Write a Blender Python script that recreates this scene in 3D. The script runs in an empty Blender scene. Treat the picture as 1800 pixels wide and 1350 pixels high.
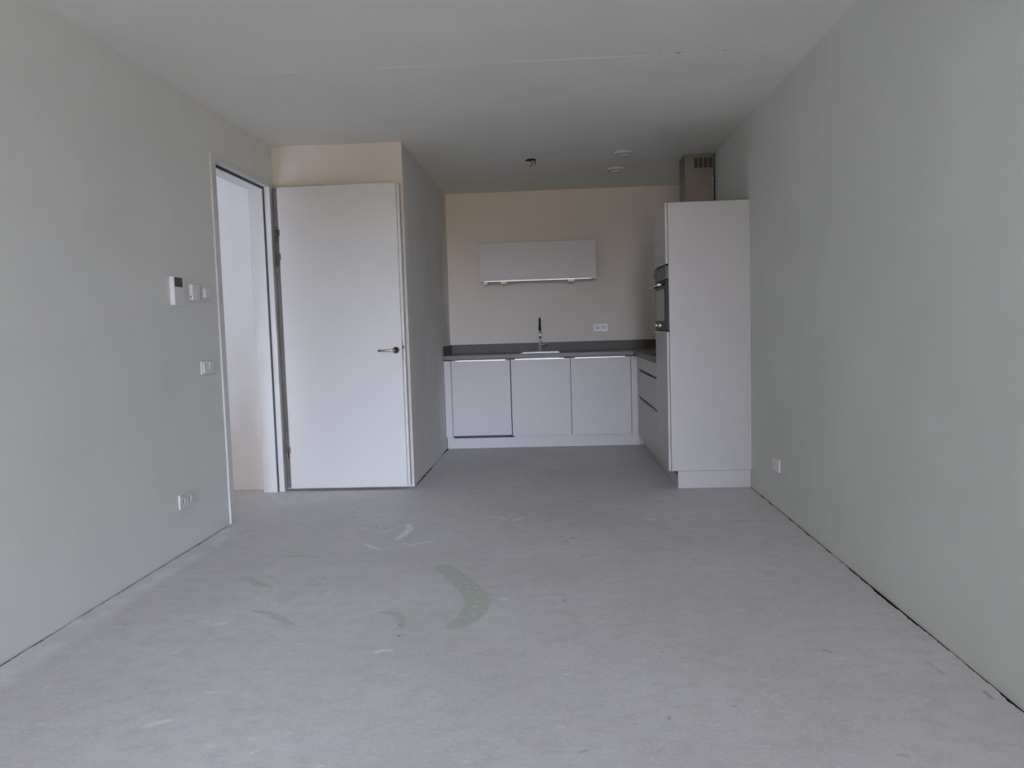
import bpy, bmesh, math, random
import numpy as np
from mathutils import Matrix, Vector, noise

random.seed(4)
np.random.seed(4)
C = bpy.context.scene.collection
S = bpy.context.scene

# ------------------------------------------------------------------ room sizes (metres)
XL, XR, X1 = -2.1375, 1.4065, -1.128      # left wall, right wall, return wall of the recess
Y1, Y2, YW = 6.0955, 8.525, -5.2         # wall behind the door, kitchen back wall, window wall
H = 2.651
XH = -2.2743                              # hall side of the left wall

# ------------------------------------------------------------------ camera
cam = bpy.data.cameras.new('camera')
cam.sensor_fit = 'HORIZONTAL'
cam.sensor_width = 36.0
cam.lens = 36.0 * 1395.24 / 1800.0
cam.clip_start = 0.02
camo = bpy.data.objects.new('camera', cam)
C.objects.link(camo)
camo.matrix_world = Matrix((
    (0.99809976, 0.02653957, 0.05561042, 0.0),
    (0.05353373, 0.07341483, -0.99586365, 0.0),
    (-0.03051243, 0.99694830, 0.07185456, 1.2237),
    (0, 0, 0, 1)))
S.camera = camo

# ------------------------------------------------------------------ sky, daylight, exposure
SKY_LOW, SKY_HIGH, GROUND = (0.88, 0.96, 1.24), (0.67, 0.84, 1.34), (0.195, 0.143, 0.083)
SKY_STRENGTH = 3.4
EXPOSURE = 4.27
W = bpy.data.worlds.new('overcast_sky')
S.world = W
W.use_nodes = True
nt = W.node_tree
nt.nodes.clear()
tc = nt.nodes.new('ShaderNodeTexCoord')
sp = nt.nodes.new('ShaderNodeSeparateXYZ')
nt.links.new(tc.outputs['Generated'], sp.inputs[0])
mr = nt.nodes.new('ShaderNodeMapRange')
mr.inputs['From Min'].default_value = -1
mr.inputs['From Max'].default_value = 1
nt.links.new(sp.outputs['Z'], mr.inputs['Value'])
rp = nt.nodes.new('ShaderNodeValToRGB')
e = rp.color_ramp.elements
e[0].position, e[0].color = 0.0, (*GROUND, 1)
e[1].position, e[1].color = 1.0, (*SKY_HIGH, 1)
k = e.new(0.497); k.color = (*GROUND, 1)
k = e.new(0.503); k.color = (*SKY_LOW, 1)
nt.links.new(mr.outputs[0], rp.inputs[0])
bg = nt.nodes.new('ShaderNodeBackground')
bg.inputs['Strength'].default_value = SKY_STRENGTH
nt.links.new(rp.outputs[0], bg.inputs['Color'])
wo = nt.nodes.new('ShaderNodeOutputWorld')
nt.links.new(bg.outputs[0], wo.inputs['Surface'])

WX0, WX1, WZ0, WZ1 = -1.25, 1.05, 0.06, 2.40      # the glazed opening behind the camera
HX0, HX1, HYW, HZ1 = -3.42, -2.62, 3.4, 1.38                  # the glazed opening at the end of the hall
def portal(x0, x1, y, z1):
    pl = bpy.data.lights.new('window_portal', 'AREA')
    pl.shape = 'RECTANGLE'
    pl.size, pl.size_y = x1 - x0, z1 - WZ0
    pl.cycles.is_portal = True
    po = bpy.data.objects.new('window_portal', pl)
    C.objects.link(po)
    po.location = ((x0 + x1) / 2, y, (WZ0 + z1) / 2)
    po.rotation_euler = (math.pi / 2, 0, 0)
portal(WX0, WX1, YW - 0.13, WZ1)
portal(HX0, HX1, HYW - 0.06, HZ1)

S.view_settings.view_transform = 'Standard'
S.view_settings.look = 'None'
S.view_settings.exposure = EXPOSURE
S.view_settings.gamma = 1.0
S.view_settings.use_curve_mapping = False
S.cycles.max_bounces = 14
S.cycles.diffuse_bounces = 10
S.cycles.glossy_bounces = 6
S.cycles.caustics_reflective = False
S.cycles.caustics_refractive = False

# ------------------------------------------------------------------ materials
def mat(name, col, rough=0.6, metal=0.0, var=0.0, vscale=4.0, bump=0.0, bscale=60.0, stretch=(1, 1, 1), spec=0.5, tint=None):
    m = bpy.data.materials.new(name)
    m.use_nodes = True
    t = m.node_tree
    b = t.nodes['Principled BSDF']
    b.inputs['Base Color'].default_value = (*col, 1)
    b.inputs['Roughness'].default_value = rough
    b.inputs['Metallic'].default_value = metal
    b.inputs['Specular IOR Level'].default_value = spec
    g = t.nodes.new('ShaderNodeNewGeometry')
    mp = t.nodes.new('ShaderNodeMapping')
    mp.inputs['Scale'].default_value = stretch
    t.links.new(g.outputs['Position'], mp.inputs['Vector'])
    if var:
        n = t.nodes.new('ShaderNodeTexNoise')
        n.inputs['Scale'].default_value = vscale
        n.inputs['Detail'].default_value = 5
        t.links.new(mp.outputs[0], n.inputs['Vector'])
        r = t.nodes.new('ShaderNodeValToRGB')
        c2 = tint or col
        r.color_ramp.elements[0].position = 0.3
        r.color_ramp.elements[1].position = 0.7
        r.color_ramp.elements[0].color = (*[max(0, c * (1 - var)) for c in col], 1)
        r.color_ramp.elements[1].color = (*[min(1, c * (1 + var)) for c in c2], 1)
        t.links.new(n.outputs['Fac'], r.inputs[0])
        t.links.new(r.outputs[0], b.inputs['Base Color'])
    if bump:
        n2 = t.nodes.new('ShaderNodeTexNoise')
        n2.inputs['Scale'].default_value = bscale
        n2.inputs['Detail'].default_value = 4
        t.links.new(mp.outputs[0], n2.inputs['Vector'])
        bp = t.nodes.new('ShaderNodeBump')
        bp.inputs['Strength'].default_value = bump
        bp.inputs['Distance'].default_value = 0.002
        t.links.new(n2.outputs['Fac'], bp.inputs['Height'])
        t.links.new(bp.outputs[0], b.inputs['Normal'])
    return m

M = {}
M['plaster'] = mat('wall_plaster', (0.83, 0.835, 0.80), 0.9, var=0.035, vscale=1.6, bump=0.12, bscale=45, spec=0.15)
M['right_plaster'] = mat('right_wall_plaster', (0.685, 0.70, 0.66), 0.9, var=0.035, vscale=1.6, bump=0.12, bscale=45, spec=0.15)  # darker base colour than the left wall's plaster
M['raw_plaster'] = mat('grey_skimmed_plaster', (0.84, 0.835, 0.81), 0.9, var=0.045, vscale=2.2, bump=0.15, bscale=40, stretch=(1.3, 1.3, 0.6), spec=0.15)
M['kitchen_wall'] = mat('kitchen_wall_plaster', (0.77, 0.72, 0.65), 0.9, var=0.03, vscale=2.0, bump=0.1, bscale=45, spec=0.15)
M['ceiling'] = mat('ceiling_paint', (0.835, 0.832, 0.788), 0.95, var=0.02, vscale=2, bump=0.1, bscale=120, spec=0.1)
M['seam'] = mat('ceiling_joint_filler', (0.88,0.86,0.83), 0.95, spec=0.1)
M['subfloor'] = mat('dark_joint', (0.03, 0.03, 0.03), 1.0, var=0.2)
M['door'] = mat('white_door_lacquer', (0.64, 0.63, 0.61), 0.38, var=0.008, vscale=3)
M['frame'] = mat('white_frame_lacquer', (0.70,0.70,0.68), 0.4, var=0.008)
M['seal'] = mat('grey_rubber_seal', (0.075, 0.08, 0.082), 0.7, var=0.1, vscale=20)
M['front'] = mat('light_grey_laminate', (0.575, 0.55, 0.53), 0.42, var=0.012, vscale=2.5, spec=0.4)
M['edge'] = mat('light_edge_band', (0.60, 0.595, 0.585), 0.45, var=0.01)
M['carcass'] = mat('carcass_gap_shade', (0.035, 0.035, 0.036), 0.5, var=0.01)  # carcasses painted near black so the gaps between fronts read as shade
M['upstand'] = mat('dark_grey_upstand', (0.13, 0.12, 0.11), 0.5, var=0.12, vscale=260, spec=0.3)
M['worktop'] = mat('dark_grey_worktop', (0.15, 0.14, 0.13), 0.42, var=0.12, vscale=260, spec=0.45)
M['alu'] = mat('brushed_aluminium', (0.66, 0.64, 0.61), 0.42, 0.6, var=0.03, vscale=30, stretch=(0.2, 1, 8))
M['steel'] = mat('stainless_steel', (0.235, 0.21, 0.188), 0.34, 1.0, var=0.10, vscale=3.5, bump=0.05, bscale=9)
M['chrome'] = mat('polished_chrome', (0.78, 0.76, 0.73), 0.12, 1.0, var=0.01)
M['satin'] = mat('satin_nickel', (0.52, 0.48, 0.44), 0.3, 1.0, var=0.02)
M['black_glass'] = mat('black_glass', (0.010, 0.010, 0.011), 0.2, var=0.02)
M['oven_glass'] = mat('grey_oven_glass', (0.07, 0.07, 0.07), 0.12, var=0.03)
M['black'] = mat('black_plastic', (0.014, 0.014, 0.015), 0.5, var=0.1, vscale=20)
M['screen'] = mat('dark_grey_display', (0.055, 0.057, 0.062), 0.35, var=0.12, vscale=120)
M['plastic'] = mat('white_plastic', (0.80, 0.80, 0.80), 0.35, var=0.01)
M['plastic_grey'] = mat('off_white_plastic', (0.60, 0.60, 0.605), 0.4, var=0.01)
M['valve'] = mat('white_valve_plastic', (0.74, 0.73, 0.71), 0.45, var=0.01)
M['sink_steel'] = mat('satin_sink_steel', (0.52, 0.50, 0.48), 0.38, 0.7, var=0.03, vscale=40)
M['sealant'] = mat('white_sealant', (0.66, 0.655, 0.635), 0.5, var=0.03, vscale=30)
M['rust'] = mat('rusty_mark', (0.30, 0.19, 0.10), 0.9, var=0.3, vscale=150)
M['short_wall'] = mat('beige_wall_plaster', (0.68, 0.635, 0.575), 0.9, var=0.03, vscale=2.0, bump=0.1, bscale=45, spec=0.15)
M['hall_back'] = mat('pale_hall_plaster', (0.89, 0.865, 0.82), 0.9, var=0.03, vscale=2.0, spec=0.15)
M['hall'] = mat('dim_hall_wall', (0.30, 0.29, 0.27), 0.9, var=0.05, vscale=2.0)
M['gap_shade'] = mat('dark_gap_shade', (0.15, 0.14, 0.13), 0.7, var=0.1, vscale=20)  # shade of the hinge-side gap, put into colour
M['brass'] = mat('tarnished_hinge_metal', (0.20, 0.165, 0.125), 0.32, 1.0, var=0.08, vscale=90)
M['dark_wire'] = mat('black_wire', (0.015, 0.014, 0.014), 0.5, var=0.1)
M['light_block'] = mat('brown_light_block', (0.16, 0.125, 0.10), 0.9, var=0.2, vscale=3)  # colour of the added light-shaping blocks outside
M['plaster_chip'] = mat('white_paint_flakes', (0.72, 0.70, 0.66), 0.8, var=0.05, vscale=60)

def pane_material():
    m = bpy.data.materials.new('window_glass')
    m.use_nodes = True
    t = m.node_tree
    t.nodes.clear()
    o = t.nodes.new('ShaderNodeOutputMaterial')
    a = t.nodes.new('ShaderNodeBsdfTransparent')
    a.inputs[0].default_value = (0.96, 0.965, 0.96, 1)
    g = t.nodes.new('ShaderNodeBsdfGlossy')
    g.inputs['Roughness'].default_value = 0.02
    f = t.nodes.new('ShaderNodeMixShader')
    f.inputs[0].default_value = 0.06
    t.links.new(a.outputs[0], f.inputs[1])
    t.links.new(g.outputs[0], f.inputs[2])
    t.links.new(f.outputs[0], o.inputs['Surface'])
    return m
M['pane'] = pane_material()

# ------------------------------------------------------------------ mesh helpers
class MB:
    """collects shapes in one bmesh, built as ONE mesh object"""
    def __init__(self):
        self.bm = bmesh.new()
    def box(self, x0, x1, y0, y1, z0, z1, bev=0.0, seg=1, rot=None):
        x0, x1 = min(x0, x1), max(x0, x1); y0, y1 = min(y0, y1), max(y0, y1); z0, z1 = min(z0, z1), max(z0, z1)
        b = bmesh.new()
        bmesh.ops.create_cube(b, size=1.0)
        bmesh.ops.scale(b, vec=(x1 - x0, y1 - y0, z1 - z0), verts=b.verts)
        if bev:
            bev = min(bev, 0.45 * min(x1 - x0, y1 - y0, z1 - z0))
            bmesh.ops.bevel(b, geom=list(b.edges), offset=bev, segments=seg, affect='EDGES', profile=0.5)
        if rot is not None:
            bmesh.ops.rotate(b, verts=b.verts, matrix=rot)
        bmesh.ops.translate(b, verts=b.verts, vec=((x0 + x1) / 2, (y0 + y1) / 2, (z0 + z1) / 2))
        self.add(b)
        return self
    def add(self, b):
        me = bpy.data.meshes.new('tmp')
        b.to_mesh(me); b.free()
        self.bm.from_mesh(me)
        bpy.data.meshes.remove(me)
    def tube(self, pts, r, seg=14, cap=True):
        """round tube along points; r may be a list"""
        pts = [Vector(p) for p in pts]
        rs = r if isinstance(r, (list, tuple)) else [r] * len(pts)
        b = self.bm
        rings = []
        up = None
        for i, p in enumerate(pts):
            d = (pts[min(i + 1, len(pts) - 1)] - pts[max(i - 1, 0)]).normalized()
            if up is None:
                up = d.orthogonal().normalized()
            up = (up - d * up.dot(d)).normalized()
            w = d.cross(up)
            rings.append([b.verts.new(p + (up * math.cos(a) + w * math.sin(a)) * rs[i])
                          for a in [2 * math.pi * k / seg for k in range(seg)]])
        for A, B in zip(rings, rings[1:]):
            for k in range(seg):
                f = b.faces.new((A[k], A[(k + 1) % seg], B[(k + 1) % seg], B[k])); f.smooth = True
        if cap:
            b.faces.new(rings[0][::-1]); b.faces.new(rings[-1])
        return self
    def lathe(self, prof, c, axis='z', seg=40, close=True):
        """prof: (radius, height along axis) pairs"""
        b = self.bm
        def P(r, h, a):
            u, v = r * math.cos(a), r * math.sin(a)
            return {'z': (c[0] + u, c[1] + v, c[2] + h), 'y': (c[0] + u, c[1] + h, c[2] + v), 'x': (c[0] + h, c[1] + u, c[2] + v)}[axis]
        rings = []
        for r, h in prof:
            if r < 1e-6:
                rings.append([b.verts.new(P(0, h, 0))])
            else:
                rings.append([b.verts.new(P(r, h, 2 * math.pi * k / seg)) for k in range(seg)])
        for A, B in zip(rings, rings[1:]):
            for k in range(seg):
                q = [A[k % len(A)], A[(k + 1) % len(A)], B[(k + 1) % len(B)], B[k % len(B)]]
                q = list(dict.fromkeys(q))
                if len(q) > 2:
                    f = b.faces.new(q); f.smooth = True
        return self
    def prism(self, outline, z0, z1, bev=0.0):
        b = bmesh.new()
        vs = [b.verts.new((x, y, z0)) for x, y in outline]
        f = b.faces.new(vs)
        ex = bmesh.ops.extrude_face_region(b, geom=[f])
        bmesh.ops.translate(b, verts=[v for v in ex['geom'] if isinstance(v, bmesh.types.BMVert)], vec=(0, 0, z1 - z0))
        if bev:
            bmesh.ops.bevel(b, geom=list(b.edges), offset=bev, segments=1, affect='EDGES')
        self.add(b)
        return self
    def obj(self, name, m, parent=None, loc=None):
        """vertices are given in world coordinates (or in the parent's own frame when loc is 'local')"""
        bmesh.ops.recalc_face_normals(self.bm, faces=self.bm.faces)
        if loc != 'local':
            off = world_of(parent)
            bmesh.ops.translate(self.bm, verts=self.bm.verts, vec=-off)
        me = bpy.data.meshes.new(name)
        self.bm.to_mesh(me); self.bm.free()
        me.materials.append(M[m] if isinstance(m, str) else m)
        o = bpy.data.objects.new(name, me)
        C.objects.link(o)
        if parent is not None:
            o.parent = parent
        return o

def world_of(o):
    v = Vector((0, 0, 0))
    while o is not None:
        v += o.location
        o = o.parent
    return v

def thing(name, label, cat, loc=(0, 0, 0), rotz=0.0, group=None, kind=None):
    o = bpy.data.objects.new(name, None)
    o.empty_display_size = 0.1
    C.objects.link(o)
    o.location = loc
    o.rotation_euler = (0, 0, rotz)
    return tag(o, label, cat, group, kind)

def tag(o, label, cat, group=None, kind=None):
    o['label'] = label
    o['category'] = cat
    if group: o['group'] = group
    if kind: o['kind'] = kind
    return o

def wall(name, label, mb, m):
    o = mb.obj(name, m)
    return tag(o, label, 'wall', kind='structure')

def part(name, m, parent, *boxes, bev=0.0015, seg=1, label=None):
    b = MB()
    for q in boxes:
        b.box(*q, bev=bev, seg=seg)
    o = b.obj(name, m, parent)
    if label: o['label'] = label
    return o

def copy_tree(o, parent=None):
    c = o.copy()
    C.objects.link(c)
    if parent is not None: c.parent = parent
    for ch in list(o.children): copy_tree(ch, c)
    return c

# ================================================================== THE ROOM
WT = 0.12
D0, D1, DZ = 4.985, 6.022, 2.35            # hole in the left wall for the door frame
b = MB()
b.box(XH, XL, YW - 0.25, D0, -0.06, H)
b.box(XH, XL, D1, Y1, -0.06, H)
b.box(XH, XL, D0, D1, DZ, H)
wall('wall_left', 'pale grey plastered wall with the door opening and switches', b, 'plaster')
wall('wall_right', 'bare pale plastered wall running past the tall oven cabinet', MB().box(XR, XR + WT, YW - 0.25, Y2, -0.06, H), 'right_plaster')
wall('wall_back', 'kitchen wall behind the sink worktop and wall cabinet', MB().box(X1 - 0.1, XR + WT, Y2, Y2 + WT, -0.06, H), 'kitchen_wall')
wall('wall_short', 'beige wall behind the open white door', MB().box(XH + 0.02, X1 - 0.1, Y1, Y1 + 0.1, -0.06, H)
     .box(X1 - 0.1, X1, Y1, Y1 + 0.003, -0.06, H), 'short_wall')
wall('wall_hall_back', 'bright hall wall seen through the doorway', MB().box(-3.75, XH + 0.02, Y1, Y1 + 0.1, -0.06, H), 'hall_back')
wall('wall_return', 'grey return wall between the open door and the kitchen units', MB().box(X1 - 0.1, X1, Y1 + 0.003, Y2, -0.06, H), 'raw_plaster')
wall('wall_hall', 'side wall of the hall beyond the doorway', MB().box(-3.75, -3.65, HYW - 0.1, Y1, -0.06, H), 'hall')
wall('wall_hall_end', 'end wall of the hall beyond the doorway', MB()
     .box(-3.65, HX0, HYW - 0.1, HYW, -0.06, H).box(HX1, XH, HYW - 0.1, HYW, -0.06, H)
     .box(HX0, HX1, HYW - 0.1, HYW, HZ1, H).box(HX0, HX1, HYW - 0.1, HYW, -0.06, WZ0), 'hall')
wall('wall_front', 'window wall opposite the kitchen', MB()
     .box(XL, WX0, YW - 0.25, YW, -0.06, H).box(WX1, XR, YW - 0.25, YW, -0.06, H)
     .box(WX0, WX1, YW - 0.25, YW, WZ1, H).box(WX0, WX1, YW - 0.25, YW, -0.06, WZ0), 'plaster')

# windows behind the camera and at the hall end: frame, mullion, two panes
def window(name, label, x0, x1, y, WZ1):
    w = thing(name, label, 'window', ((x0 + x1) / 2, y, WZ0), kind='structure')
    fw, xm = 0.07, (x0 + x1) / 2
    part('window_frame', 'frame', w, (x0, x0 + fw, y - 0.02, y + 0.05, WZ0, WZ1), (x1 - fw, x1, y - 0.02, y + 0.05, WZ0, WZ1),
         (x0 + fw, x1 - fw, y - 0.02, y + 0.05, WZ0, WZ0 + fw), (x0 + fw, x1 - fw, y - 0.02, y + 0.05, WZ1 - fw, WZ1), bev=0.003)
    part('mullion', 'frame', w, (xm - 0.04, xm + 0.04, y - 0.02, y + 0.05, WZ0 + fw, WZ1 - fw), bev=0.003)
    for xa, xb in ((x0 + fw, xm - 0.04), (xm + 0.04, x1 - fw)):
        part('pane', 'pane', w, (xa, xb, y + 0.01, y + 0.015, WZ0 + fw, WZ1 - fw), bev=0)
window('window_1', 'tall glazed window facing the kitchen', WX0, WX1, YW - 0.1, WZ1)
window('window_2', 'glazed window at the end of the hall', HX0, HX1, HYW - 0.06, HZ1)

# added unseen block left of the window, there to shape its daylight
wall('light_block_left', 'added brown block shaping the window light from the left', MB().box(-9.0, -1.5, -26.0, YW - 0.6, -6.0, 8.5), 'light_block')

wall('light_block_right', 'added brown block cutting the window light from the right', MB().box(8.5, 30.0, -40.0, -20.0, -6.0, 12.0), 'light_block')  # second added unseen block, narrows the daylight from the right

# ceiling: wide precast slabs with chamfered, filled joints
ce = thing('ceiling', 'off-white slab ceiling with thin joint lines', 'ceiling', (0, 3, H), kind='structure')
edges = [YW - 0.25, 1.8, 4.402, 6.985, Y2 + WT]
for a, c in zip(edges, edges[1:]):
    part('ceiling_slab', 'ceiling', ce, (-3.75, XR + WT, a + 0.0015, c - 0.0015, H, H + 0.15), bev=0.003)
for c in edges[1:-1]:
    part('joint', 'seam', ce, (-3.75, XR + WT, c - 0.006, c + 0.006, H + 0.0022, H + 0.02), bev=0)
for x, y, rr in ((0.696, 4.385, 0.008), (0.941, 4.387, 0.005), (0.60, 4.39, 0.003)):
    m_ = MB()
    for q in range(4):
        a = random.uniform(0, 6.28)
        m_.lathe([(0, 0), (rr * 0.8, 0.0002), (rr * 0.5, -0.001), (0, -0.0012)], (x + rr * 0.9 * math.cos(a) * 1.4, y + rr * 0.4 * math.sin(a), H), seg=9)
    o = m_.obj('rust_mark', 'rust', ce)

# ------------------------------------------------------------------ concrete floor, one mesh, stains as vertex attributes
STAINS = [
('g', 0.0413, [(-0.61, 3.987), (-0.547, 3.879), (-0.478, 3.745), (-0.418, 3.605), (-0.38, 3.476), (-0.378, 3.356), (-0.399, 3.257), (-0.44, 3.187)]),
('g', 0.0129, [(-0.792, 3.343), (-0.745, 3.342), (-0.701, 3.303), (-0.67, 3.217), (-0.666, 3.147)]),
('g', 0.0139, [(-1.363, 3.376), (-1.293, 3.349), (-1.226, 3.286), (-1.161, 3.226), (-1.138, 3.209)]),
('g', 0.0160, [(-1.609, 3.855), (-1.566, 3.837), (-1.493, 3.755), (-1.425, 3.707)]),
('g', 0.0116, [(-1.522, 4.221), (-1.445, 4.227), (-1.33, 4.202)]),
('w', 0.0159, [(-0.958, 4.544), (-0.934, 4.649), (-0.924, 4.772), (-0.953, 4.892)]),
('w', 0.0079, [(-1.123, 4.452), (-1.071, 4.383), (-1.024, 4.338)]),
('w', 0.0031, [(-1.011, 4.358), (-0.942, 4.344)]),
('w', 0.0047, [(-0.904, 4.462), (-0.867, 4.426)]),
('w', 0.0061, [(-0.853, 4.415), (-0.799, 4.456), (-0.736, 4.486)]),
('w', 0.0040, [(-1.088, 4.683), (-1.041, 4.767)]),
('w', 0.0048, [(-0.479, 5.051), (-0.39, 5.045), (-0.323, 4.943)]),
('w', 0.0025, [(-1.957, 4.555), (-1.925, 4.644), (-1.896, 4.749)]),
('w', 0.0078, [(-0.717, 2.915), (-0.694, 2.933), (-0.662, 2.933)]),
('w', 0.0038, [(-1.309, 3.919), (-1.298, 3.929)]),
('w', 0.0037, [(-1.312, 3.814), (-1.3, 3.823)]),
('w', 0.0037, [(-1.211, 3.802), (-1.199, 3.811)]),
('w', 0.0036, [(-1.268, 3.712), (-1.257, 3.72)]),
('w', 0.0036, [(-1.439, 3.674), (-1.428, 3.682)]),
('w', 0.0035, [(-1.371, 3.649), (-1.36, 3.658)]),
('w', 0.0034, [(-1.412, 3.538), (-1.402, 3.545)]),
('w', 0.0033, [(-1.301, 3.454), (-1.29, 3.461)]),
('w', 0.0033, [(-1.216, 3.438), (-1.206, 3.445)]),
('w', 0.0029, [(-1.139, 2.968), (-1.13, 2.974)]),
('w', 0.0030, [(-1.083, 3.148), (-1.073, 3.154)]),
('w', 0.0030, [(-1.374, 3.122), (-1.364, 3.129)]),
('w', 0.0036, [(-1.22, 3.748), (-1.208, 3.757)]),
('w', 0.0075, [(-1.32, 2.363), (-1.264, 2.399)]),
('w', 0.0039, [(-1.907, 3.978), (-1.888, 3.987)]),
('w', 0.0035, [(-1.631, 2.956), (-1.615, 2.969)]),
('w', 0.0029, [(-1.522, 2.921), (-1.502, 2.932)]),
('w', 0.0025, [(-1.236, 2.587), (-1.17, 2.597)]),
('w', 0.0036, [(-0.852, 2.309), (-0.84, 2.312)]),
('w', 0.0039, [(-0.923, 2.195), (-0.912, 2.211)]),
('w', 0.0025, [(-1.913, 3.061), (-1.892, 3.055)]),
('w', 0.0122, [(0.548, 4.907), (0.578, 4.905)]),
('w', 0.0034, [(0.213, 3.753), (0.282, 3.763)]),
('w', 0.0025, [(0.914, 3.525), (0.953, 3.531)]),
('w', 0.0034, [(1.342, 3.253), (1.358, 3.253)]),
('w', 0.0091, [(-0.294, 4.944), (-0.233, 5.014)]),
('w', 0.0024, [(0.723, 3.317), (0.767, 3.326)]),
('w', 0.0039, [(1.366, 2.799), (1.375, 2.792)]),
('d', 0.0065, [(0.062, 4.504), (0.09, 4.508)]),
('d', 0.0057, [(0.013, 4.434), (0.04, 4.445)]),
('d', 0.0021, [(0.953, 2.906), (0.978, 2.887)]),
('d', 0.0025, [(1.283, 2.801), (1.286, 2.704)]),
('d', 0.0035, [(1.357, 2.57), (1.358, 2.52)]),
('d', 0.0034, [(1.06, 4.836), (1.127, 4.831)]),
('d', 0.0021, [(0.206, 2.357), (0.215, 2.355)]),
('d', 0.0025, [(0.041, 2.202), (0.057, 2.209)]),
('d', 0.0022, [(0.319, 2.408), (0.324, 2.393)]),
('d', 0.0020, [(0.509, 2.322), (0.515, 2.32)]),
('d', 0.0027, [(-0.676, 3.199), (-0.675, 3.182)]),
('d', 0.0031, [(-0.658, 3.086), (-0.655, 3.069)]),
('d', 0.0041, [(-1.151, 4.844), (-1.141, 4.825)]),
('t', 0.0338, [(-0.095, 6.612), (-0.009, 6.628)]),
]

def floor_mesh():
    xs = [-3.7, -3.2, -2.8, -2.45, XH, XL] + list(np.arange(XL + 0.02, X1 - 0.02, 0.011)) + [X1 - 0.012, X1] + \
         list(np.arange(X1 + 0.02, XR - 0.015, 0.011)) + [XR]
    ys = list(np.arange(YW - 0.25, 1.9, 0.12)) + list(np.arange(1.9, 5.2, 0.0115)) + list(np.arange(5.2, 8.06, 0.022)) + [8.2, Y2 + 0.05]
    xs = np.array(xs); ys = np.array(ys)
    nx, ny = len(xs), len(ys)
    iL = int(np.where(xs == XL)[0][0]); iX1 = int(np.where(xs == X1)[0][0])
    X = np.repeat(xs[None, :], ny, 0); Y = np.repeat(ys[:, None], nx, 1); Z = np.zeros_like(X)
    def crack(y, s, w):
        n = noise.noise(Vector((y * 1.3, s, 0))) + 0.6 * noise.noise(Vector((y * 9, s + 7, 0))) + 0.35 * noise.noise(Vector((y * 45, s + 3, 0)))
        return max(-0.002, w * (0.75 + 1.1 * n))
    for j, y in enumerate(ys):
        door = D0 + 0.05 < y < D1 - 0.05
        if not door: X[j, iL] += crack(y, 1.0, 0.0085)
        X[j, nx - 1] -= crack(y, 5.0, 0.0105)
        if y > Y1: X[j, iX1] += crack(y, 9.0, 0.012)
    # attributes
    masks = {k: np.zeros((ny, nx)) for k in 'gwdtb'}
    def seg_dist(ax, ay, bx, by):
        dx, dy = bx - ax, by - ay
        t = np.clip(((X - ax) * dx + (Y - ay) * dy) / (dx * dx + dy * dy + 1e-12), 0, 1)
        return np.hypot(X - ax - t * dx, (Y - ay - t * dy)), t
    for k, r, pts in STAINS:
        n = len(pts) - 1
        for i in range(n):
            d, t = seg_dist(*pts[i], *pts[i + 1])
            s = (i + t) / n
            rr = (r * 1.12 if k == 'g' else r) * (0.80 + 0.45 * np.sin(np.pi * np.clip(s * 0.75 + 0.12, 0, 1))) if n > 1 else r
            soft = max(0.009, r * 0.35)
            masks[k] = np.maximum(masks[k], np.clip((rr - d) / soft + 0.6, 0, 1))
    # scattered plaster specks
    for i in range(560):
        cx, cy = np.random.uniform(-2.1, 1.38), 2.0 + 5.6 * np.random.rand() ** 1.4
        if cx > 0.3 and np.random.rand() < 0.45: continue
        r = np.random.choice([0.003, 0.004, 0.006, 0.009], p=[.42, .33, .19, .06]); a = np.random.uniform(-0.5, 0.5); L = r * np.random.uniform(0, 2.2)
        if cy < 3.2: r *= 0.6
        m_ = (abs(X - cx) < 0.08) & (abs(Y - cy) < 0.08)
        if not m_.any(): continue
        d, t = seg_dist(cx - L * math.cos(a), cy - L * math.sin(a), cx + L * math.cos(a), cy + L * math.sin(a))
        key = 'w' if np.random.rand() < 0.93 else 'd'
        masks[key] = np.maximum(masks[key], np.where(m_, np.clip((r - d) / 0.009 + 0.55, 0, 1) * np.random.uniform(0.3, 0.9), 0))
    masks['b'] = np.clip((0.17 - (X - XL)) / 0.07, 0, 1) * (X >= XL - 0.01) * np.clip((4.95 - Y) / 0.15, 0, 1)
    idx = np.arange(nx * ny).reshape(ny, nx)
    keep = np.ones((ny - 1, nx - 1), bool)
    for j in range(ny - 1):
        if not (D0 + 0.05 < ys[j] < D1 - 0.05): keep[j, iL - 1] = False
        if ys[j] > Y1 + 0.02: keep[j, iX1 - 3:iX1] = False; keep[j, 0:iX1 - 3] = False
    q = np.stack([idx[:-1, :-1], idx[:-1, 1:], idx[1:, 1:], idx[1:, :-1]], -1)[keep]
    me = bpy.data.meshes.new('floor')
    co = np.stack([X, Y, Z], -1).reshape(-1, 3)
    me.vertices.add(len(co)); me.vertices.foreach_set('co', co.astype(np.float32).ravel())
    me.loops.add(q.size); me.loops.foreach_set('vertex_index', q.astype(np.int32).ravel())
    me.polygons.add(len(q)); me.polygons.foreach_set('loop_start', np.arange(0, q.size, 4, dtype=np.int32))
    me.update(calc_edges=True)
    for k, nm in (('g', 'green_smear'), ('w', 'white_residue'), ('d', 'dark_mark'), ('t', 'tan_mark'), ('b', 'wall_band')):
        at = me.attributes.new(nm, 'FLOAT', 'POINT')
        at.data.foreach_set('value', masks[k].astype(np.float32).ravel())
    return me

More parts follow.
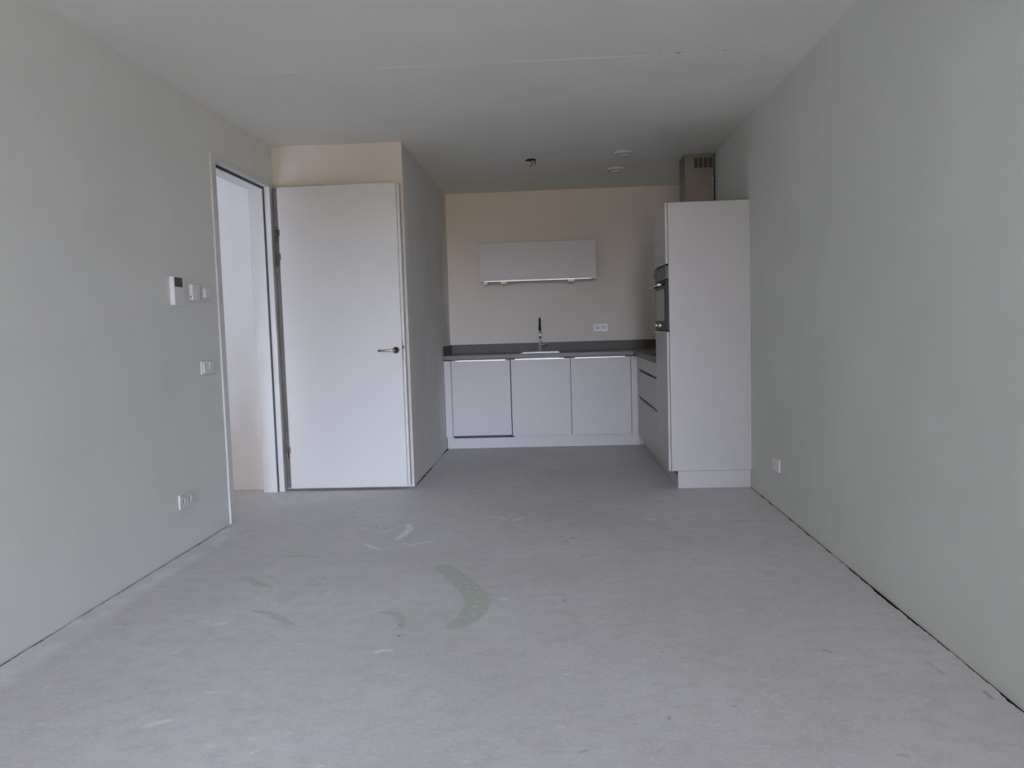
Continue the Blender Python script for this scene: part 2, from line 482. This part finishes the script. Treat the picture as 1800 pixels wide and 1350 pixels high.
def floor_material():
    m = bpy.data.materials.new('concrete_screed')
    m.use_nodes = True
    t = m.node_tree
    bs = t.nodes['Principled BSDF']
    bs.inputs['Roughness'].default_value = 0.6
    bs.inputs['Specular IOR Level'].default_value = 0.5
    g = t.nodes.new('ShaderNodeNewGeometry')
    def nz(scale, detail, stretch=(1, 1, 1), rough=0.55):
        mp = t.nodes.new('ShaderNodeMapping'); mp.inputs['Scale'].default_value = stretch
        t.links.new(g.outputs['Position'], mp.inputs['Vector'])
        n = t.nodes.new('ShaderNodeTexNoise'); n.inputs['Scale'].default_value = scale; n.inputs['Detail'].default_value = detail
        n.inputs['Roughness'].default_value = rough
        t.links.new(mp.outputs[0], n.inputs['Vector'])
        return n.outputs['Fac']
    def ramp(src, lo, hi):
        r = t.nodes.new('ShaderNodeMapRange'); r.inputs['From Min'].default_value = lo; r.inputs['From Max'].default_value = hi
        t.links.new(src, r.inputs['Value']); return r.outputs[0]
    def mul(a, c):
        n = t.nodes.new('ShaderNodeMath'); n.operation = 'MULTIPLY'; n.use_clamp = True
        for i, v in enumerate((a, c)):
            if isinstance(v, (int, float)): n.inputs[i].default_value = v
            else: t.links.new(v, n.inputs[i])
        return n.outputs[0]
    def mix(fac, a, c):
        n = t.nodes.new('ShaderNodeMix'); n.data_type = 'RGBA'
        t.links.new(fac, n.inputs[0])
        for i, v in ((6, a), (7, c)):
            if isinstance(v, tuple): n.inputs[i].default_value = (*v, 1)
            else: t.links.new(v, n.inputs[i])
        return n.outputs[2]
    def attr(nm):
        n = t.nodes.new('ShaderNodeAttribute'); n.attribute_name = nm; return n.outputs['Fac']
    base = mix(ramp(nz(1.1, 6), 0.35, 0.68), FLOOR_A, FLOOR_B)
    base = mix(mul(ramp(nz(14, 6, (0.75, 1.0, 1)), 0.45, 0.75), 0.6), base, FLOOR_D)
    base = mix(mul(ramp(nz(70, 4, (0.8, 1, 1)), 0.50, 0.74), 0.6), base, FLOOR_L)
    base = mix(mul(ramp(nz(95, 3), 0.56, 0.76), 0.65), base, FLOOR_D)
    wear = ramp(nz(38, 5), 0.30, 0.52)
    base = mix(mul(mul(attr('wall_band'), ramp(nz(7, 5), 0.25, 0.60)), 0.68), base, (0.86, 0.87, 0.865))
    base = mix(mul(mul(attr('green_smear'), wear), 0.85), base, (0.475, 0.545, 0.455))
    base = mix(mul(mul(attr('tan_mark'), wear), 0.45), base, (0.55, 0.44, 0.36))
    base = mix(mul(mul(attr('white_residue'), ramp(nz(60, 5), 0.28, 0.46)), 0.85), base, (0.90, 0.905, 0.92))
    base = mix(mul(attr('dark_mark'), 0.85), base, (0.24, 0.215, 0.20))
    t.links.new(base, bs.inputs['Base Color'])
    bp = t.nodes.new('ShaderNodeBump'); bp.inputs['Strength'].default_value = 0.25; bp.inputs['Distance'].default_value = 0.003
    t.links.new(nz(55, 5), bp.inputs['Height']); t.links.new(bp.outputs[0], bs.inputs['Normal'])
    return m
FLOOR_A, FLOOR_B, FLOOR_L, FLOOR_D = (0.62, 0.605, 0.60), (0.72, 0.715, 0.72), (0.80, 0.795, 0.80), (0.53, 0.515, 0.51)
fl = bpy.data.objects.new('floor', floor_mesh())
fl.data.materials.append(floor_material())
C.objects.link(fl)
tag(fl, 'bare grey screed floor with plaster smears and specks', 'floor', kind='structure')
part('subfloor', 'subfloor', fl, (-3.75, XR + WT, YW - 0.25, Y2 + WT, -0.09, -0.045), bev=0)
part('crack_shade_strip', 'subfloor', fl, (XR - 0.0008, XR - 0.0001, YW, Y2, -0.044, -0.0015), bev=0)  # black strips below floor level paint the shade inside the edge cracks
part('crack_shade_strip', 'subfloor', fl, (XL + 0.0001, XL + 0.0008, YW, D0, -0.044, -0.0015), bev=0)
part('crack_shade_strip', 'subfloor', fl, (X1 + 0.0001, X1 + 0.0008, Y1, Y2, -0.044, -0.0015), bev=0)

# ------------------------------------------------------------------ door 1: frame and open leaf
d = thing('door_1', 'open plain white door with lever handle in its white frame', 'door', (XL, 5.5, 0), kind='structure')
xf = -2.1265                                # room face of the casing
xr = -2.1775                                # back of the rebate
fr = MB()
fr.box(xr, xf, 4.966, 5.034, 0, 2.376, bev=0.002).box(xr, xf, 5.985, 6.043, 0, 2.376, bev=0.002).box(xr, xf, 5.034, 5.985, 2.333, 2.376, bev=0.002)
fr.box(XH - 0.012, xr, 4.99, 5.050, 0, 2.345, bev=0.0015).box(XH - 0.012, xr, 5.969, 6.018, 0, 2.345, bev=0.0015).box(XH - 0.012, xr, 5.050, 5.969, 2.315, 2.345, bev=0.0015)
fro = fr.obj('door_frame', 'frame', d)
part('seal', 'seal', fro, (xr, xr + 0.010, 5.034, 5.048, 0, 2.333), (xr, xr + 0.010, 5.971, 5.985, 0, 2.333), (xr, xr + 0.010, 5.048, 5.971, 2.317, 2.333), bev=0.002, label='grey rubber seal in the frame rebate')
lf = MB().box(-2.066, -1.1645, 5.991, 6.018, 0.025, 2.329, bev=0.0015).box(-2.084, -1.1440, 6.018, 6.033, 0.025, 2.331, bev=0.0025, seg=2)
leaf = lf.obj('door_leaf', 'door', d)
part('hinge_gap_shade', 'gap_shade', leaf, (-2.124, -2.0855, 6.034, 6.040, 0.02, 2.330), bev=0.001, label='dark strip painting the shade in the hinge-side gap')  # dark strip added so the gap beside the leaf reads as shade
# lever handle on the leaf
hx, hz = -1.2100, 1.0735
hd = MB().lathe([(0, -0.012), (0.020, -0.012), (0.0255, -0.007), (0.0265, 0.0)], (hx, 5.991, hz), 'y', 36)
hd.lathe([(0.0185, -0.0102), (0.0185, -0.012), (0.0, -0.012)], (hx, 5.991, hz), 'y', 30)
hd.tube([(hx, 5.985, hz), (hx, 5.955, hz), (hx - 0.004, 5.944, hz), (hx - 0.014, 5.938, hz), (hx - 0.03, 5.936, hz), (hx - 0.09, 5.936, hz), (hx - 0.128, 5.937, hz - 0.001)],
        [0.0085, 0.0085, 0.009, 0.0092, 0.009, 0.0088, 0.0080], 16)
hd.obj('handle', 'satin', leaf)['label'] = 'satin metal lever handle on round rose'
lk = MB().box(-1.1645, -1.1625, 5.999, 6.013, 0.990, 1.140, bev=0.0008).box(-1.1625, -1.1500, 6.000, 6.012, 1.083, 1.107, bev=0.003)
lk.obj('latch', 'brass', leaf)['label'] = 'dark metal lock plate with latch bolt'
for z0 in (1.920, 1.737, 0.255):
    hg = MB()
    for q in range(2):
        za = z0 + q * 0.048
        hg.lathe([(0, za), (0.007, za + 0.001), (0.0075, za + 0.003), (0.0075, za + 0.043), (0.007, za + 0.045), (0, za + 0.046)], (-2.094, 5.994, 0), 'z', 16)
    hg.box(-2.084, -2.0665, 5.9920, 5.9935, z0 + 0.046, z0 + 0.094, bev=0.0006)
    hg.box(-2.110, -2.100, 5.9935, 5.9955, z0 + 0.004, z0 + 0.046, bev=0.0006)
    hg.box(-2.0925, -2.0865, 5.9855, 5.9875, z0 + 0.002, z0 + 0.094, bev=0.0005)
    hg.obj('hinge', 'brass', leaf)['label'] = 'dull metal hinge'

# ================================================================== KITCHEN: BACK RUN
YF = 7.944                                  # face of the lower doors
ZB, ZT = 0.122, 0.900
def carcass(name, t, x0, x1, y0, y1, z0, z1):
    s = 0.016
    return part('carcass', 'carcass', t, (x0, x0 + s, y0, y1, z0, z1), (x1 - s, x1, y0, y1, z0, z1), (x0 + s, x1 - s, y0, y1, z0, z0 + s), (x0 + s, x1 - s, y1 - 0.008, y1, z0 + s, z1), bev=0.0005)
def lip_x(parent, x0, x1, y, z, drop=0.009):
    return part('handle', 'alu', parent, (x0, x1, y - 0.016, y + 0.017, z, z + 0.002), (x0, x1, y - 0.018, y - 0.016, z - drop, z + 0.002), bev=0.0004, label='slim aluminium edge handle')

gx = [-1.054, -0.454, 0.146, 0.746]
t = thing('dishwasher', 'grey-fronted dishwasher left of the sink, black slot below its door', 'dishwasher', (-0.754, 8.2, 0.1), group=None)
part('tub', 'black', t, (gx[0] + 0.006, gx[1] - 0.008, YF + 0.022, 8.50, 0.109, 0.890), bev=0.004)
f = part('door', 'front', t, (gx[0] + 0.002, gx[1] - 0.005, YF, YF + 0.019, 0.136, ZT - 0.002), bev=0.001)
lip_x(f, -1.004, -0.502, YF, ZT)
t = thing('sink_cabinet', 'grey lower cabinet door directly under the tap', 'cabinet', (-0.154, 8.2, ZB), group='lower cabinet doors')
carcass('c', t, gx[1] + 0.001, gx[2] - 0.001, YF + 0.021, 8.505, ZB, 0.903)
f = part('door', 'front', t, (gx[1] + 0.003, gx[2] - 0.002, YF, YF + 0.019, ZB + 0.002, ZT - 0.002), bev=0.001)
lip_x(f, -0.407, 0.083, YF, ZT)
t = thing('base_cabinet', 'grey lower cabinet door between sink and drawers, next to the corner', 'cabinet', (0.446, 8.2, ZB), group='lower cabinet doors')
carcass('c', t, gx[2] + 0.001, gx[3] - 0.001, YF + 0.021, 8.505, ZB, 0.903)
f = part('door', 'front', t, (gx[2] + 0.002, gx[3] - 0.002, YF, YF + 0.019, ZB + 0.002, ZT - 0.002), bev=0.001)
lip_x(f, 0.190, 0.692, YF, ZT)
tag(part('filler_panel', 'front', None, (X1 + 0.003, gx[0] - 0.002, YF, YF + 0.019, ZB + 0.002, ZT - 0.002), bev=0.001),
    'narrow grey filler strip between the return wall and dishwasher', 'panel')
tag(part('filler_panel', 'front', None, (gx[3] + 0.002, 0.829, YF, YF + 0.019, ZB + 0.002, ZT - 0.002), (0.810, 0.829, 7.868, YF, ZB + 0.002, ZT - 0.002), bev=0.001),
    'grey corner filler strip where the two runs of units meet', 'panel')
tag(part('plinth', 'front', None, (X1 + 0.006, gx[0] + 0.004, 7.990, 8.005, 0.001, 0.119), (gx[0] + 0.004, -0.438, 7.990, 8.005, 0.001, 0.107), (-0.438, 0.8905, 7.990, 8.005, 0.001, 0.119), bev=0.0006),
    'long grey plinth under the sink run', 'plinth')

# worktop (L shaped, cut out for the sink) with upstands
ZW, ZU = 0.950, 0.909
wt = thing('worktop', 'dark grey L-shaped worktop seating the sink and hob', 'worktop', (0, 8.2, ZU))
sx0, sx1, sy0, sy1 = -0.345, 0.040, 8.00, 8.36
top = MB()
yf = 7.885
top.box(X1 + 0.001, sx0, yf, Y2 - 0.001, ZU, ZW, bev=0.0015).box(sx1, 0.772, yf, Y2 - 0.001, ZU, ZW, bev=0.0015)
top.box(sx0, sx1, yf, sy0, ZU, ZW, bev=0.0015).box(sx0, sx1, sy1, Y2 - 0.001, ZU, ZW, bev=0.0015)
top.prism([(0.772, Y2 - 0.001), (0.772, 6.80), (0.775, 6.70), (0.784, 6.60), (0.797, 6.52), (0.812, 6.464), (1.4055, 6.464), (1.4055, Y2 - 0.001)], ZU, ZW, bev=0.0015)
top.obj('slab', 'worktop', wt)
tag(part('upstand', 'upstand', None, (X1 + 0.014, XR - 0.014, Y2 - 0.013, Y2 - 0.001, ZW + 0.0003, 1.047)), 'long dark grey upstand along the wall behind the tap', 'upstand', 'worktop upstands')
tag(part('upstand', 'upstand', None, (X1 + 0.001, X1 + 0.013, yf + 0.005, Y2 - 0.001, ZW + 0.0003, 1.047)), 'short dark grey upstand against the return wall above the dishwasher', 'upstand', 'worktop upstands')
tag(part('upstand', 'upstand', None, (XR - 0.013, XR - 0.001, 6.464, Y2 - 0.001, ZW + 0.0003, 1.047)), 'dark grey upstand behind the hob on the right wall', 'upstand', 'worktop upstands')

# sink
sk = thing('sink', 'steel sink set into the dark worktop below the tap', 'sink', (-0.15, 8.18, ZW))
rim = MB()
rim.box(sx0 - 0.012, sx1 + 0.012, sy0 - 0.012, sy0 + 0.004, ZW, ZW + 0.004, bev=0.001).box(sx0 - 0.012, sx1 + 0.012, sy1 - 0.004, sy1 + 0.012, ZW, ZW + 0.004, bev=0.001)
rim.box(sx0 - 0.012, sx0 + 0.004, sy0 + 0.004, sy1 - 0.004, ZW, ZW + 0.004, bev=0.001).box(sx1 - 0.004, sx1 + 0.012, sy0 + 0.004, sy1 - 0.004, ZW, ZW + 0.004, bev=0.001)
rim.obj('rim', 'sink_steel', sk)
part('basin', 'steel', sk, (sx0 + 0.002, sx0 + 0.004, sy0 + 0.002, sy1 - 0.002, 0.78, ZW), (sx1 - 0.004, sx1 - 0.002, sy0 + 0.002, sy1 - 0.002, 0.78, ZW),
     (sx0 + 0.004, sx1 - 0.004, sy0 + 0.002, sy0 + 0.004, 0.78, ZW), (sx0 + 0.004, sx1 - 0.004, sy1 - 0.004, sy1 - 0.002, 0.78, ZW), (sx0 + 0.002, sx1 - 0.002, sy0 + 0.002, sy1 - 0.002, 0.778, 0.78), bev=0)
MB().lathe([(0, 0.002), (0.02, 0.002), (0.035, 0.004), (0.04, 0.0)], (-0.15, 8.18, 0.78), 'z', 28).obj('drain', 'chrome', sk)

# tap
tx, ty = -0.155, 8.41
tp = thing('tap', 'tall chrome kitchen tap with side lever behind the sink', 'tap', (tx, ty, ZW))
tb = MB().lathe([(0, 0), (0.026, 0), (0.026, 0.006), (0.019, 0.012), (0.0175, 0.11), (0.0165, 0.115), (0, 0.115)], (tx, ty, ZW), 'z', 28)
tb.obj('body', 'chrome', tp)
MB().tube([(tx, ty, ZW + 0.112), (tx, ty, ZW + 0.245)], 0.0105, 16).obj('riser', 'chrome', tp)
arc = [(tx, ty, ZW + 0.244), (tx, ty, ZW + 0.285)]
for q in range(1, 13):
    a = math.pi * q / 12
    arc.append((tx, ty - 0.07 + 0.07 * math.cos(a), ZW + 0.285 + 0.07 * math.sin(a)))
arc += [(tx, ty - 0.14, ZW + 0.275)]
MB().tube(arc, 0.0095, 16).obj('spout', 'black', tp)['label'] = 'dark curved spout'
MB().tube([(tx, ty - 0.14, ZW + 0.278), (tx, ty - 0.14, ZW + 0.255), (tx, ty - 0.141, ZW + 0.225)], [0.0125, 0.0135, 0.0135], 16).obj('spray_head', 'black', tp)['label'] = 'dark pull-out spray head'
MB().tube([(tx + 0.012, ty, ZW + 0.075), (tx + 0.04, ty, ZW + 0.076), (tx + 0.085, ty - 0.002, ZW + 0.078)], [0.0125, 0.0115, 0.0065], 14).obj('lever', 'chrome', tp)

# wall cabinet
wc = thing('wall_cabinet', 'grey wall cabinet hung above the tap, slim handle along its bottom', 'cabinet', (-0.16, 8.35, 1.69))
part('carcass', 'front', wc, (-0.755, 0.434, 8.176, Y2 - 0.001, 1.694, 2.074), bev=0.001)
f = part('door', 'front', wc, (-0.755, 0.434, 8.155, 8.174, 1.690, 2.077), bev=0.001)
part('handle', 'alu', f, (-0.703, 0.384, 8.137, 8.156, 1.690, 1.692), (-0.703, 0.384, 8.135, 8.137, 1.686, 1.697), bev=0.0004, label='slim aluminium edge handle')
for xa, xb in ((-0.716, -0.676), (-0.540, -0.474), (0.146, 0.214)):
    part('underside_fitting', 'plastic', wc, (xa, xb, 8.157, 8.23, 1.664, 1.6895), bev=0.003, label='small white fitting under the cabinet')

# ================================================================== KITCHEN: RIGHT RUN
XF = 0.810
t = thing('drawer_cabinet', 'grey three-drawer unit under the hob', 'cabinet', (1.1, 7.16, ZB))
part('carcass', 'carcass', t, (XF + 0.021, 1.39, 6.468, 6.484, ZB, 0.903), (XF + 0.021, 1.39, 7.84, 7.856, ZB, 0.903), (XF + 0.021, 1.39, 6.484, 7.84, ZB, ZB + 0.016), bev=0.0005)
part('shade_liner', 'black', t, (XF + 0.022, XF + 0.05, 6.486, 7.838, ZB + 0.018, 0.902), bev=0, label='black sheet standing for the shade behind the drawer gaps')  # black box in place of the shade inside the drawer gaps
for za, zb in ((0.134, 0.497), (0.514, 0.761), (0.779, 0.896)):
    f = part('drawer', 'front', t, (XF, XF + 0.019, 6.467, 7.864, za, zb), bev=0.001)
    part('handle', 'alu', f, (XF - 0.014, XF + 0.018, 6.70, 7.62, zb + 0.0005, zb + 0.0025), (XF - 0.016, XF - 0.014, 6.70, 7.62, zb - 0.007, zb + 0.0025), bev=0.0004, label='slim aluminium edge handle')
hb = thing('hob', 'black glass hob on the right worktop beside the oven cabinet', 'hob', (1.1, 7.13, ZW))
part('glass', 'black_glass', hb, (0.835, 1.345, 6.83, 7.43, ZW + 0.0005, ZW + 0.0065), bev=0.001)
for x, y in ((0.97, 6.98), (0.97, 7.28), (1.21, 6.98), (1.21, 7.28)):
    MB().lathe([(0.082, 0), (0.082, 0.0004), (0.085, 0.0004), (0.085, 0)], (x, y, ZW + 0.0066), 'z', 36).obj('cooking_zone', 'screen', hb)

t = thing('oven_cabinet', 'tall grey cabinet housing the oven beside the right wall', 'cabinet', (1.1, 6.14, 0))
YT = 5.821
part('side_panel', 'front', t, (0.830, 1.3975, YT, YT + 0.018, 0.130, 2.077), bev=0.001)
part('carcass', 'carcass', t, (0.831, 1.395, 6.443, 6.459, 0.130, 2.077), (0.831, 1.395, YT + 0.019, 6.443, 0.130, 0.146), (0.831, 1.395, YT + 0.019, 6.443, 2.061, 2.077),
     (0.831, 1.395, YT + 0.019, 6.443, 1.138, 1.154), (0.831, 1.395, YT + 0.019, 6.443, 1.642, 1.658), (1.387, 1.395, YT + 0.019, 6.443, 0.146, 2.061), bev=0.0005)
f = part('door', 'front', t, (XF, XF + 0.017, YT + 0.002, 6.459, 0.133, 1.153), bev=0.001)
part('handle', 'alu', f, (XF - 0.016, XF + 0.016, 5.95, 6.44, 1.1535, 1.1555), (XF - 0.018, XF - 0.016, 5.95, 6.44, 1.146, 1.1555), bev=0.0004, label='slim aluminium edge handle')
f = part('door', 'front', t, (XF, XF + 0.017, YT + 0.002, 6.459, 1.644, 2.077), bev=0.001)
part('handle', 'alu', f, (XF - 0.016, XF + 0.016, 5.95, 6.44, 1.6415, 1.6435), (XF - 0.018, XF - 0.016, 5.95, 6.44, 1.6415, 1.652), bev=0.0004, label='slim aluminium edge handle')
part('plinth', 'front', t, (0.876, 1.4035, YT + 0.003, YT + 0.017, 0.001, 0.128), bev=0.0006)
tag(part('plinth', 'front', None, (0.876, 0.8905, YT + 0.0175, 7.988, 0.001, 0.098), bev=0.0006), 'grey plinth running back under the drawers and oven cabinet', 'plinth')
part('shade_liner', 'black', t, (0.893, 0.899, YT + 0.018, 6.45, 0.002, 0.128), bev=0, label='black sheet standing for the shade behind the plinth')  # black box paints the shade under the tall cabinet
part('sealant_bead', 'sealant', t, (1.3978, 1.4063, YT - 0.004, YT + 0.01, 0.130, 2.077), bev=0.002, label='white sealant bead against the wall')

ov = thing('oven', 'black built-in oven with bar handle in the tall cabinet', 'oven', (1.1, 6.145, 1.156))
oy0, oy1 = 5.848, 6.441
part('body', 'black', ov, (0.832, 1.36, oy0 + 0.012, oy1 - 0.004, 1.158, 1.638), bev=0.002)
part('control_panel', 'screen', ov, (XF, 0.831, oy0, oy1, 1.535, 1.632), bev=0.0015)
part('display', 'black_glass', ov, (XF - 0.0015, XF, 6.06, 6.27, 1.555, 1.600), bev=0.0004)
od = part('door', 'black', ov, (XF, 0.831, oy0, oy1, 1.162, 1.528), bev=0.0015)
part('window', 'oven_glass', od, (XF - 0.002, XF, oy0 + 0.055, oy1 - 0.05, 1.235, 1.468), bev=0.0005)
part('trim', 'steel', od, (XF - 0.003, XF, oy0, oy1, 1.478, 1.484), bev=0.0005)
hb_ = MB().tube([(XF - 0.045, oy0 + 0.03, 1.497), (XF - 0.045, oy1 + 0.0, 1.497)], 0.0085, 14)
for yy in (oy0 + 0.07, oy1 - 0.05):
    hb_.tube([(XF + 0.001, yy, 1.499), (XF - 0.045, yy, 1.497)], 0.007, 10)
hb_.obj('handle', 'chrome', od)['label'] = 'chrome bar handle'
for yy in (6.13, 6.33):
    MB().lathe([(0, -0.018), (0.014, -0.018), (0.016, -0.014), (0.0165, 0)], (XF, yy, 1.200), 'x', 24).obj('chrome_stud', 'chrome', ov)  # small chrome discs low on the oven front

# cooker hood
hd = thing('cooker_hood', 'stainless cooker hood chimney rising behind the tall cabinet', 'cooker hood', (1.27, 7.13, 1.62))
ch = MB().box(1.146, 1.393, 6.985, 7.270, 1.76, H - 0.001, bev=0.002)
cho = ch.obj('chimney', 'steel', hd)
part('canopy', 'steel', hd, (0.92, 1.4055, 6.83, 7.43, 1.62, 1.668), (1.12, 1.4055, 6.95, 7.31, 1.668, 1.76), bev=0.002)
for q in range(4):
    xa = 1.2275 + q * 0.0405
    g_ = part('vent', 'black', cho, (xa, xa + 0.032, 6.9835, 6.9855, 2.531, 2.616), bev=0, label='dark vent slots in the chimney')
    for s in range(7):
        zz = 2.5345 + s * 0.0122
        part('slat', 'steel', g_, (xa, xa + 0.032, 6.9825, 6.9836, zz, zz + 0.0018), bev=0)
fk = MB()
for z_, r_ in ((2.444, 0.006), (2.432, 0.004), (2.424, 0.0035), (2.402, 0.005), (2.392, 0.0045), (2.380, 0.003)):
    fk.lathe([(0, -0.002), (r_ * 0.7, -0.0015), (r_, 0)], (1.386 + random.uniform(-0.003, 0.002), 6.985, z_), 'y', 8)
fk.obj('paint_flakes', 'plaster_chip', hd)

# ================================================================== SMALL FITTINGS
def rounded_plate(w_, h_, d_, holes, r):
    """socket plate: a slab in the x-z plane, front at y = -d_, with round openings"""
    m_ = MB(); bm = m_.bm
    n = 32
    cw = w_ / len(holes)
    for cx in holes:
        ring, sq, bk = [], [], []
        for k in range(n):
            a = 2 * math.pi * (k + 0.5) / n
            cxx, s_ = math.cos(a), math.sin(a)
            ring.append(bm.verts.new((cx + r * cxx, -d_, r * s_)))
            f_ = 1 / max(abs(cxx) / (cw / 2), abs(s_) / (h_ / 2))
            px, pz = cx + f_ * cxx, f_ * s_
            sq.append(bm.verts.new((px, -d_ + (0.002 if False else 0), pz)))
        for k in range(n):
            bm.faces.new((ring[k], ring[(k + 1) % n], sq[(k + 1) % n], sq[k]))
    # bevelled rim and sides
    for (x0, x1, z0, z1) in ((-w_ / 2 - 0.0025, -w_ / 2, -h_ / 2 - 0.0025, h_ / 2 + 0.0025), (w_ / 2, w_ / 2 + 0.0025, -h_ / 2 - 0.0025, h_ / 2 + 0.0025),
                             (-w_ / 2, w_ / 2, -h_ / 2 - 0.0025, -h_ / 2), (-w_ / 2, w_ / 2, h_ / 2, h_ / 2 + 0.0025)):
        m_.box(x0, x1, -d_ - 0.0002, -0.0008, z0, z1, bev=0.001)
    return m_

def double_socket(loc, rotz, label, tilt=0.0):
    t = thing('double_socket', label, 'socket', loc, rotz, group='double wall sockets')
    holes = (-0.036, 0.036)
    rounded_plate(0.147, 0.076, 0.011, holes, 0.0225).obj('plate', 'plastic', t, 'local')
    for cx in holes:
        MB().lathe([(0.0235, -0.0108), (0.0225, -0.0125), (0.0205, -0.0125), (0.0190, -0.0020), (0, -0.0015)], (cx, 0, 0), 'y', 32).obj('socket_cup', 'plastic', t, 'local')
        hs = MB()
        for dx in (-0.0095, 0.0095):
            hs.lathe([(0, -0.0026), (0.0028, -0.0026), (0.0028, -0.0018)], (cx + dx, 0, 0), 'y', 12)
        hs.obj('pin_holes', 'black', t, 'local')
    return t
R90 = math.pi / 2
double_socket((XL, 4.370, 0.2945), R90, 'white double socket low on the left wall by the doorway')
double_socket((XR, 5.145, 0.2860), -R90, 'white double socket low on the right wall near the tall cabinet')
double_socket((0.488, Y2, 1.188), 0, 'white double socket on the kitchen wall right of the tap')

def rocker(t, x0, x1, z0, z1, y_in, y_out, flip=False):
    m_ = MB(); bm = m_.bm
    a, c = (y_out, y_in) if flip else (y_in, y_out)
    v = [bm.verts.new(p) for p in ((x0, -0.006, z0), (x1, -0.006, z0), (x1, -0.006, z1), (x0, -0.006, z1), (x0, -a, z0), (x1, -a, z0), (x1, -c, z1), (x0, -c, z1))]
    for q in ((0, 1, 2, 3), (4, 5, 6, 7), (0, 1, 5, 4), (1, 2, 6, 5), (2, 3, 7, 6), (3, 0, 4, 7)):
        bm.faces.new([v[i] for i in q])
    bmesh.ops.bevel(bm, geom=list(bm.edges), offset=0.001, segments=1, affect='EDGES')
    return m_.obj('rocker', 'plastic', t, 'local')

t = thing('light_switch', 'white double-rocker light switch beside the door frame at handle height', 'light switch', (XL, 4.756, 1.0325), R90)
MB().box(-0.0865, 0.0865, -0.010, -0.0006, -0.0405, 0.0405, bev=0.004, seg=2).obj('plate', 'plastic', t, 'local')
rocker(t, -0.067, -0.006, -0.0285, 0.0285, 0.0185, 0.0150)
rocker(t, 0.006, 0.067, -0.0285, 0.0285, 0.0150, 0.0195)

t = thing('room_thermostat', 'tall white thermostat with dark square display on the left wall', 'thermostat', (XL, 4.402, 1.482), R90)
MB().box(-0.060, 0.060, -0.028, -0.0006, -0.0805, 0.0805, bev=0.004, seg=2).obj('housing', 'plastic', t, 'local')
MB().box(-0.0545, 0.040, -0.0292, -0.0275, 0.0225, 0.0755, bev=0.0008).obj('display', 'screen', t, 'local')['label'] = 'dark grey display'
t = thing('air_sensor', 'square white wall sensor between the thermostat and single switch', 'sensor', (XL, 4.622, 1.4835), R90)
MB().box(-0.052, 0.052, -0.025, -0.0006, -0.0470, 0.0470, bev=0.004, seg=2).obj('housing', 'plastic', t, 'local')
MB().box(-0.0524, -0.0512, -0.017, -0.012, -0.036, -0.020, bev=0.0004).obj('slot', 'black', t, 'local')['label'] = 'small dark slot in the side'
t = thing('single_switch', 'small white single switch closest to the door frame, beside the sensor', 'light switch', (XL, 4.788, 1.4860), R90)
MB().box(-0.053, 0.053, -0.008, -0.0006, -0.0420, 0.0420, bev=0.003, seg=2).obj('plate', 'plastic', t, 'local')
rocker(t, -0.034, 0.034, -0.0280, 0.0280, 0.0220, 0.0200)

# round ceiling valves
def valve(x, y, label):
    t = thing('ceiling_valve', label, 'air valve', (x, y, H), group='round ceiling valves')
    MB().lathe([(0.084, 0.0), (0.084, -0.010), (0.078, -0.019), (0.068, -0.021), (0.062, -0.004), (0.0, -0.004)], (0, 0, -0.0005), 'z', 48).obj('ring', 'valve', t, 'local')
    MB().lathe([(0.0, -0.006), (0.024, -0.010), (0.050, -0.024), (0.053, -0.029), (0.050, -0.033), (0.0, -0.036)], (0, 0, -0.0005), 'z', 48).obj('disc', 'valve', t, 'local')
    return t
valve(0.617, 6.795, 'round white ceiling valve before the joint line, nearer the room')
valve(0.607, 7.490, 'round white ceiling valve past the joint line, above the kitchen')

# cable outlet in the ceiling
t = thing('cable_outlet', 'dark ceiling cable outlet with short loose wires', 'cable outlet', (-0.164, 6.935, H))
MB().lathe([(0.041, 0.0), (0.042, -0.004), (0.034, -0.005), (0.032, -0.001), (0, -0.001)], (0, 0, -0.0004), 'z', 30).obj('box_rim', 'black', t, 'local')
for pts in ([(-0.02, 0, 0.0), (-0.005, -0.01, -0.020), (0.012, -0.012, -0.030), (0.006, -0.010, -0.050), (-0.012, -0.004, -0.062)],
            [(0.02, 0, 0.0), (0.028, -0.01, -0.018), (0.036, -0.012, -0.032), (0.036, -0.010, -0.052)],
            [(-0.03, 0, -0.001), (-0.048, -0.008, -0.012), (-0.02, -0.02, -0.016), (0.02, -0.02, -0.012), (0.036, -0.01, -0.016)]):
    MB().tube(pts, 0.0038, 8).obj('wire', 'dark_wire', t, 'local')
